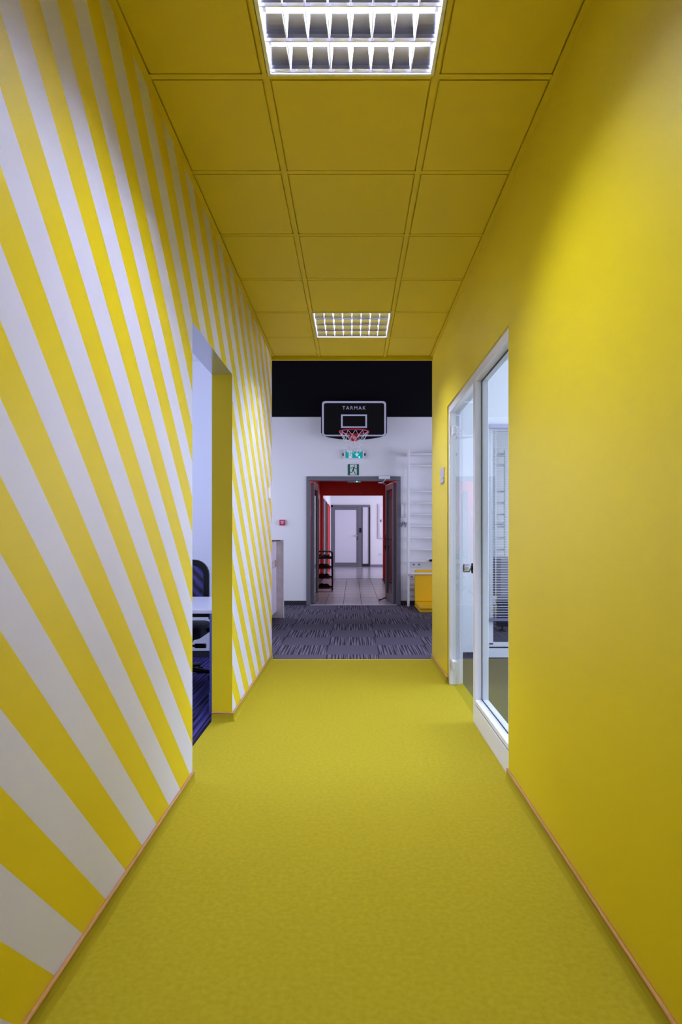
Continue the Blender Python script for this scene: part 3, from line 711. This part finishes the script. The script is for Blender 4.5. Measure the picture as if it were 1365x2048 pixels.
# lower edge bulges downwards
low = [(-.50 + 1.0*k/14, -.245 - .07*math.sin(PI*k/14)**.7) for k in range(0, 15)]
poly = [p for p in rrect(-.52, .52, -.245, .307, .05, 6) if not (p[1] < -.244)]
top = [(.52, -.20)] + rrect(-.52, .52, -.245, .307, .05, 6)[:14] + [(-.52, -.20)]
prism(bm, top + low, 'y', -.0, .035)
obj('backboard', bm, M('backboard_black', srgb(5, 5, 9), .6, spec=.2), hp, .004)
m_line = M('white_line_print', srgb(206, 204, 224), .5)
bm = bmesh.new(); frame_loop(bm, rrect(-.505, .505, -.262, .292, .05, 6), rrect(-.475, .475, -.238, .262, .035, 6), 'y', -.0025, 0.0); obj('border_line', bm, m_line, hp)
bm = bmesh.new(); frame_loop(bm, rrect(-.205, .205, -.13, .082, .002, 1), rrect(-.178, .178, -.106, .058, .002, 1), 'y', -.0025, 0); obj('target_box', bm, m_line, hp)
t = text_mesh('lettering', 'TARMAK', .078, (0, -.002, .182), m_line, hp, spacing=1.3, bold=0)
part('mount_bracket', [(-.25, -.19, .035, YW - BY, -.1, .2), (.19, .25, .035, YW - BY, -.1, .2)], m_black, hp)
RZc = 2.715 - 2.95; RR = .225
bm = bmesh.new(); tube(bm, [(RR*math.cos(2*PI*k/36), -.29 + RR*math.sin(2*PI*k/36), RZc) for k in range(36)], .010, 8, True)
rim = obj('rim', bm, m_rim, hp)
bm = bmesh.new()
prism(bm, [(-.075, RZc + .01), (.075, RZc + .01), (.055, RZc - .105), (-.055, RZc - .105)], 'y', -.02, 0)
prism(bm, [(-.045, RZc + .005), (.045, RZc + .005), (.045, RZc - .095), (-.045, RZc - .095)], 'y', -.045, -.02)
box(bm, -.045, .045, -.075, -.02, RZc - .012, RZc + .004)
br = obj('rim_bracket', bm, m_bracket, hp, .003)
bm = bmesh.new()
tube(bm, [(.021*math.cos(2*PI*k/16), -.047, RZc - .05 + .021*math.sin(2*PI*k/16)) for k in range(16)], .003, 5, True)
tube(bm, [(-.012, -.047, RZc - .062), (.0, -.047, RZc - .046), (.004, -.047, RZc - .052), (.014, -.047, RZc - .036)], .004, 5)
obj('emblem', bm, m_line, br, label='small round white emblem on the red bracket')
bm = bmesh.new(); N = 12; lev = [0, .07, .15, .23, .31]; rad = [RR, .185, .14, .112, .105]
def np_(i, l): 
    a = 2*PI*(i + .5*(l % 2))/N + .1; return (rad[l]*math.cos(a), -.29 + rad[l]*math.sin(a), RZc - lev[l] - .006)
for l in range(4):
    for i in range(N):
        j = i if l % 2 == 0 else i + 1
        tube(bm, [np_(i, l), np_(i, l+1)], .0028, 4)
        tube(bm, [np_(i, l), np_(i-1 if l % 2 == 0 else i+1, l+1)], .0028, 4)
obj('net', bm, m_net, hp)

# ------------------------------------------------------------------ wall bars
def wall_bars(x0, x1, label):
    t = thing('wall_bars', label, 'wall bars', (x0, YW, 0), 0, 'white wooden wall bars on the lobby wall')
    w_ = x1 - x0
    for x in (0, w_ - .035): 
        p = part('post', [(x, x + .035, -.225, -.13, 0.0, 2.5)], m_offw, t, .004)
        for z in (.25, 1.3, 2.4): part('wall_bracket', [(x + .005, x + .03, -.13, 0, z, z + .04)], m_offw, p)
    zs = [2.43, 2.245] + [1.83 - .186*k for k in range(7)] + [.345, .16]
    for z in zs:
        bm = bmesh.new(); prism(bm, [( -.155 + .011*math.cos(a*PI/4)*1.2, z + .017*math.sin(a*PI/4)) for a in range(8)], 'x', .035, w_ - .035); obj('rung', bm, m_offw, t)
    bm = bmesh.new(); prism(bm, [(-.282 + .014*math.cos(a*PI/4), .525 + .018*math.sin(a*PI/4)) for a in range(8)], 'x', -.0, w_)
    for x in (0, w_ - .035): box(bm, x, x + .035, -.272, -.225, .51, .54)
    obj('front_rung', bm, m_offw, t)
    return t
wall_bars(.868, 1.66, 'white wall bars beside the double door, mat tucked at their foot')
wall_bars(1.66, 2.45, 'white wall bars seen through the blind of the glazed office')
gp = thing('rubber_grip', 'small black grip hanging on a wall-bar rung above the yellow mat', 'grip', (1.27, YW - .175, .73)); bm = bmesh.new(); tube(bm, [(-.05, 0, 0), (.06, 0, 0)], .018, 10); obj('grip_sleeve', bm, m_black, gp)

# gym mat
gm = thing('gym_mat', 'folded bright yellow vinyl gym mat at the foot of the wall bars', 'gym mat', (1.45, 9.8, 0))
part('upright_panel', [(-.47, .47, .325, .362, .085, .585)], m_matY, gm, .012)
part('floor_panel', [(-.47, .47, -.46, .362, .042, .083)], m_matY, gm, .014)
part('floor_panel', [(-.47, .47, -.46, .362, .0, .041)], m_matY, gm, .014)

# ------------------------------------------------------------------ reception counter
rc = thing('reception_counter', 'pale reception counter with grey wood end panel left of the door', 'counter', (0, 0, 0))
part('end_panel', [(-1.45, -.948, 8.73, 8.77, 0.01, 1.07)], m_wood, rc, .002)
part('panel_edge', [(-.948, -.940, 8.728, 8.772, 0.01, 1.07)], m_alu, rc)
part('front_panel', [(-1.06, -1.04, 7.1, 8.73, .80, 1.055)], m_wpink, rc, .002); part('front_panel', [(-1.06, -1.04, 7.1, 8.73, .10, .705)], m_wpink, rc, .002)
part('carcass', [(-1.45, -1.062, 7.1, 8.73, .10, 1.05)], m_wood, rc)
part('plinth', [(-1.4, -1.2, 7.15, 8.7, .0, .10)], m_vdgrey, rc); part('top_slab', [(-1.47, -.985, 7.08, 8.729, 1.057, 1.068)], m_black, rc)

# ------------------------------------------------------------------ shoe rack
rk = thing('shoe_rack', 'black tubular four-tier shoe rack inside the red corridor', 'shoe rack', (-.575, 12.7, 0))
for y, dx in ((-.0, -.0), (.42, .0)):
    w2 = .165
    pth = [(-w2, y, 0), (-w2, y, .70)] + [(-w2 + .06 - .06*math.cos(a*PI/8), y, .745 + .055*math.sin(a*PI/8)) for a in range(0, 5)] + [(w2 - .06 + .06*math.sin(a*PI/8), y, .745 + .055*math.cos(a*PI/8)) for a in range(0, 5)] + [(w2, y, .70), (w2, y, 0)]
    bm = bmesh.new(); tube(bm, pth, .011, 6); obj('end_frame', bm, m_black, rk)
TZ = [.065, .265, .462, .66]
for z in TZ:
    bm = bmesh.new()
    for y in (0, .42): tube(bm, [(-.165, y, z), (.165, y, z)], .008, 6)
    for k in range(7): x = -.15 + .05*k; tube(bm, [(x, 0, z), (x, .42, z)], .004, 5)
    for x in (-.165, .165): tube(bm, [(x, 0, z), (x, .42, z)], .007, 6)
    obj('shelf', bm, m_black, rk)
# a shoe: sole + upper lofted
def shoe_mesh():
    bm = bmesh.new(); secs = [(-.14, .026, .055), (-.12, .034, .085), (-.07, .036, .092), (-.02, .036, .072), (.04, .042, .052), (.10, .040, .040), (.135, .022, .030)]
    rings = []
    for x, w_, h in secs:
        rings.append([bm.verts.new((x, w_*math.cos(a), (.012 + (h - .012)*max(0, math.sin(a)) if math.sin(a) > 0 else .012 + .012*math.sin(a)))) for a in [2*PI*k/12 for k in range(12)]])
    for A, B in zip(rings, rings[1:]):
        for k in range(12): bm.faces.new((A[k], A[(k+1)%12], B[(k+1)%12], B[k]))
    bm.faces.new(rings[0]); bm.faces.new(rings[-1][::-1]); bmesh.ops.recalc_face_normals(bm, faces=bm.faces); return bm
tmpl = None
names = ['bottom tier', 'second tier from the floor', 'third tier from the floor', 'top tier']
m_shoe = M('black_leather', srgb(7, 5, 8), .5, spec=.25)
for ti, z in enumerate(TZ):
    for k, (dx, dy, rz, sd) in enumerate(((-.03, .06, PI, 'left'), (.035, .16, 0, 'right'))):
        if tmpl is None:
            tmpl = thing('shoe', '', 'shoe'); u = obj('upper', shoe_mesh(), m_shoe, tmpl, smooth=True)
            bm = bmesh.new(); prism(bm, [(x, y) for x, y in [(-.145, -.028), (-.05, -.034), (.06, -.042), (.13, -.026), (.142, 0), (.13, .026), (.06, .042), (-.05, .034), (-.145, .028)]], 'z', -.0, .014); obj('sole', bm, m_black, tmpl)
            s = tmpl
        else: s = copy_tree(tmpl)
        s.location = (-.575 + dx, 12.7 + dy, z + .0085); s.rotation_euler = (0, 0, rz + random.uniform(-.12, .12))
        s['label'] = 'black shoe on the %s of the rack, toe to the %s' % (names[ti], sd); s['group'] = 'black shoes on the shoe rack'

# ------------------------------------------------------------------ games table and balls seen through the blind
ft = thing('table_football', 'dark blue and grey games table seen through the blind', 'games table', (1.72, 7.55, 0))
part('table_body', [(.03, .75, .02, 1.3, .42, .84)], m_greyl, ft, .004)
part('side_panel', [(.0, .03, .02, 1.3, .40, .86)], m_navy, ft, .003)
for x in (.0, .65):
    for y in (.0, 1.2):
        l = part('leg', [(x, x + .11, y, y + .11, .10, .42)], m_navy, ft, .004)
        part('leg_cap', [(x - .005, x + .115, y - .005, y + .115, .06, .115)], m_black, l)
        bm = bmesh.new(); tube(bm, [(x + .055, y + .055, .0), (x + .055, y + .055, .03)], .05, 14, r_end=.022); tube(bm, [(x+.055, y+.055, .03), (x+.055, y+.055, .06)], .012, 8); obj('levelling_foot', bm, m_black, l)
for k in range(5):
    y = .2 + .22*k; bm = bmesh.new(); tube(bm, [(-.14, y, .74), (.9, y, .74)], .007, 6); r_ = obj('rod', bm, m_chrome, ft)
    bm = bmesh.new(); tube(bm, [(-.25, y, .74), (-.14, y, .74)], .015, 8); obj('grip', bm, m_offw, r_)
def football(x, y, lab):
    t = thing('football', lab, 'ball', (x, y, .11)); bm = bmesh.new(); bmesh.ops.create_icosphere(bm, subdivisions=3, radius=.11)
    ico = bmesh.new(); bmesh.ops.create_icosphere(ico, subdivisions=1, radius=1); dirs = [v.co.normalized().copy() for v in ico.verts]; ico.free()
    R = Matrix.Rotation(.35, 3, 'X') @ Matrix.Rotation(.3, 3, 'Z'); dirs = [R @ d_ for d_ in dirs]
    for f in bm.faces:
        c = f.calc_center_median().normalized(); f.smooth = True
        f.material_index = 1 if max(c.dot(d_) for d_ in dirs) > .935 else 0
    obj('ball_skin', bm, [m_offw, m_black], t)
football(2.16, 9.95, 'white football with black pentagons on the lobby floor, left one')
football(2.48, 9.85, 'white football with black pentagons on the lobby floor, right one')
wb = tag(part('balance_beam', [(2.0, 3.6, 9.30, 9.40, .0, .09)], m_ply, None, .004), 'low plywood balance beam in front of the footballs', 'beam')
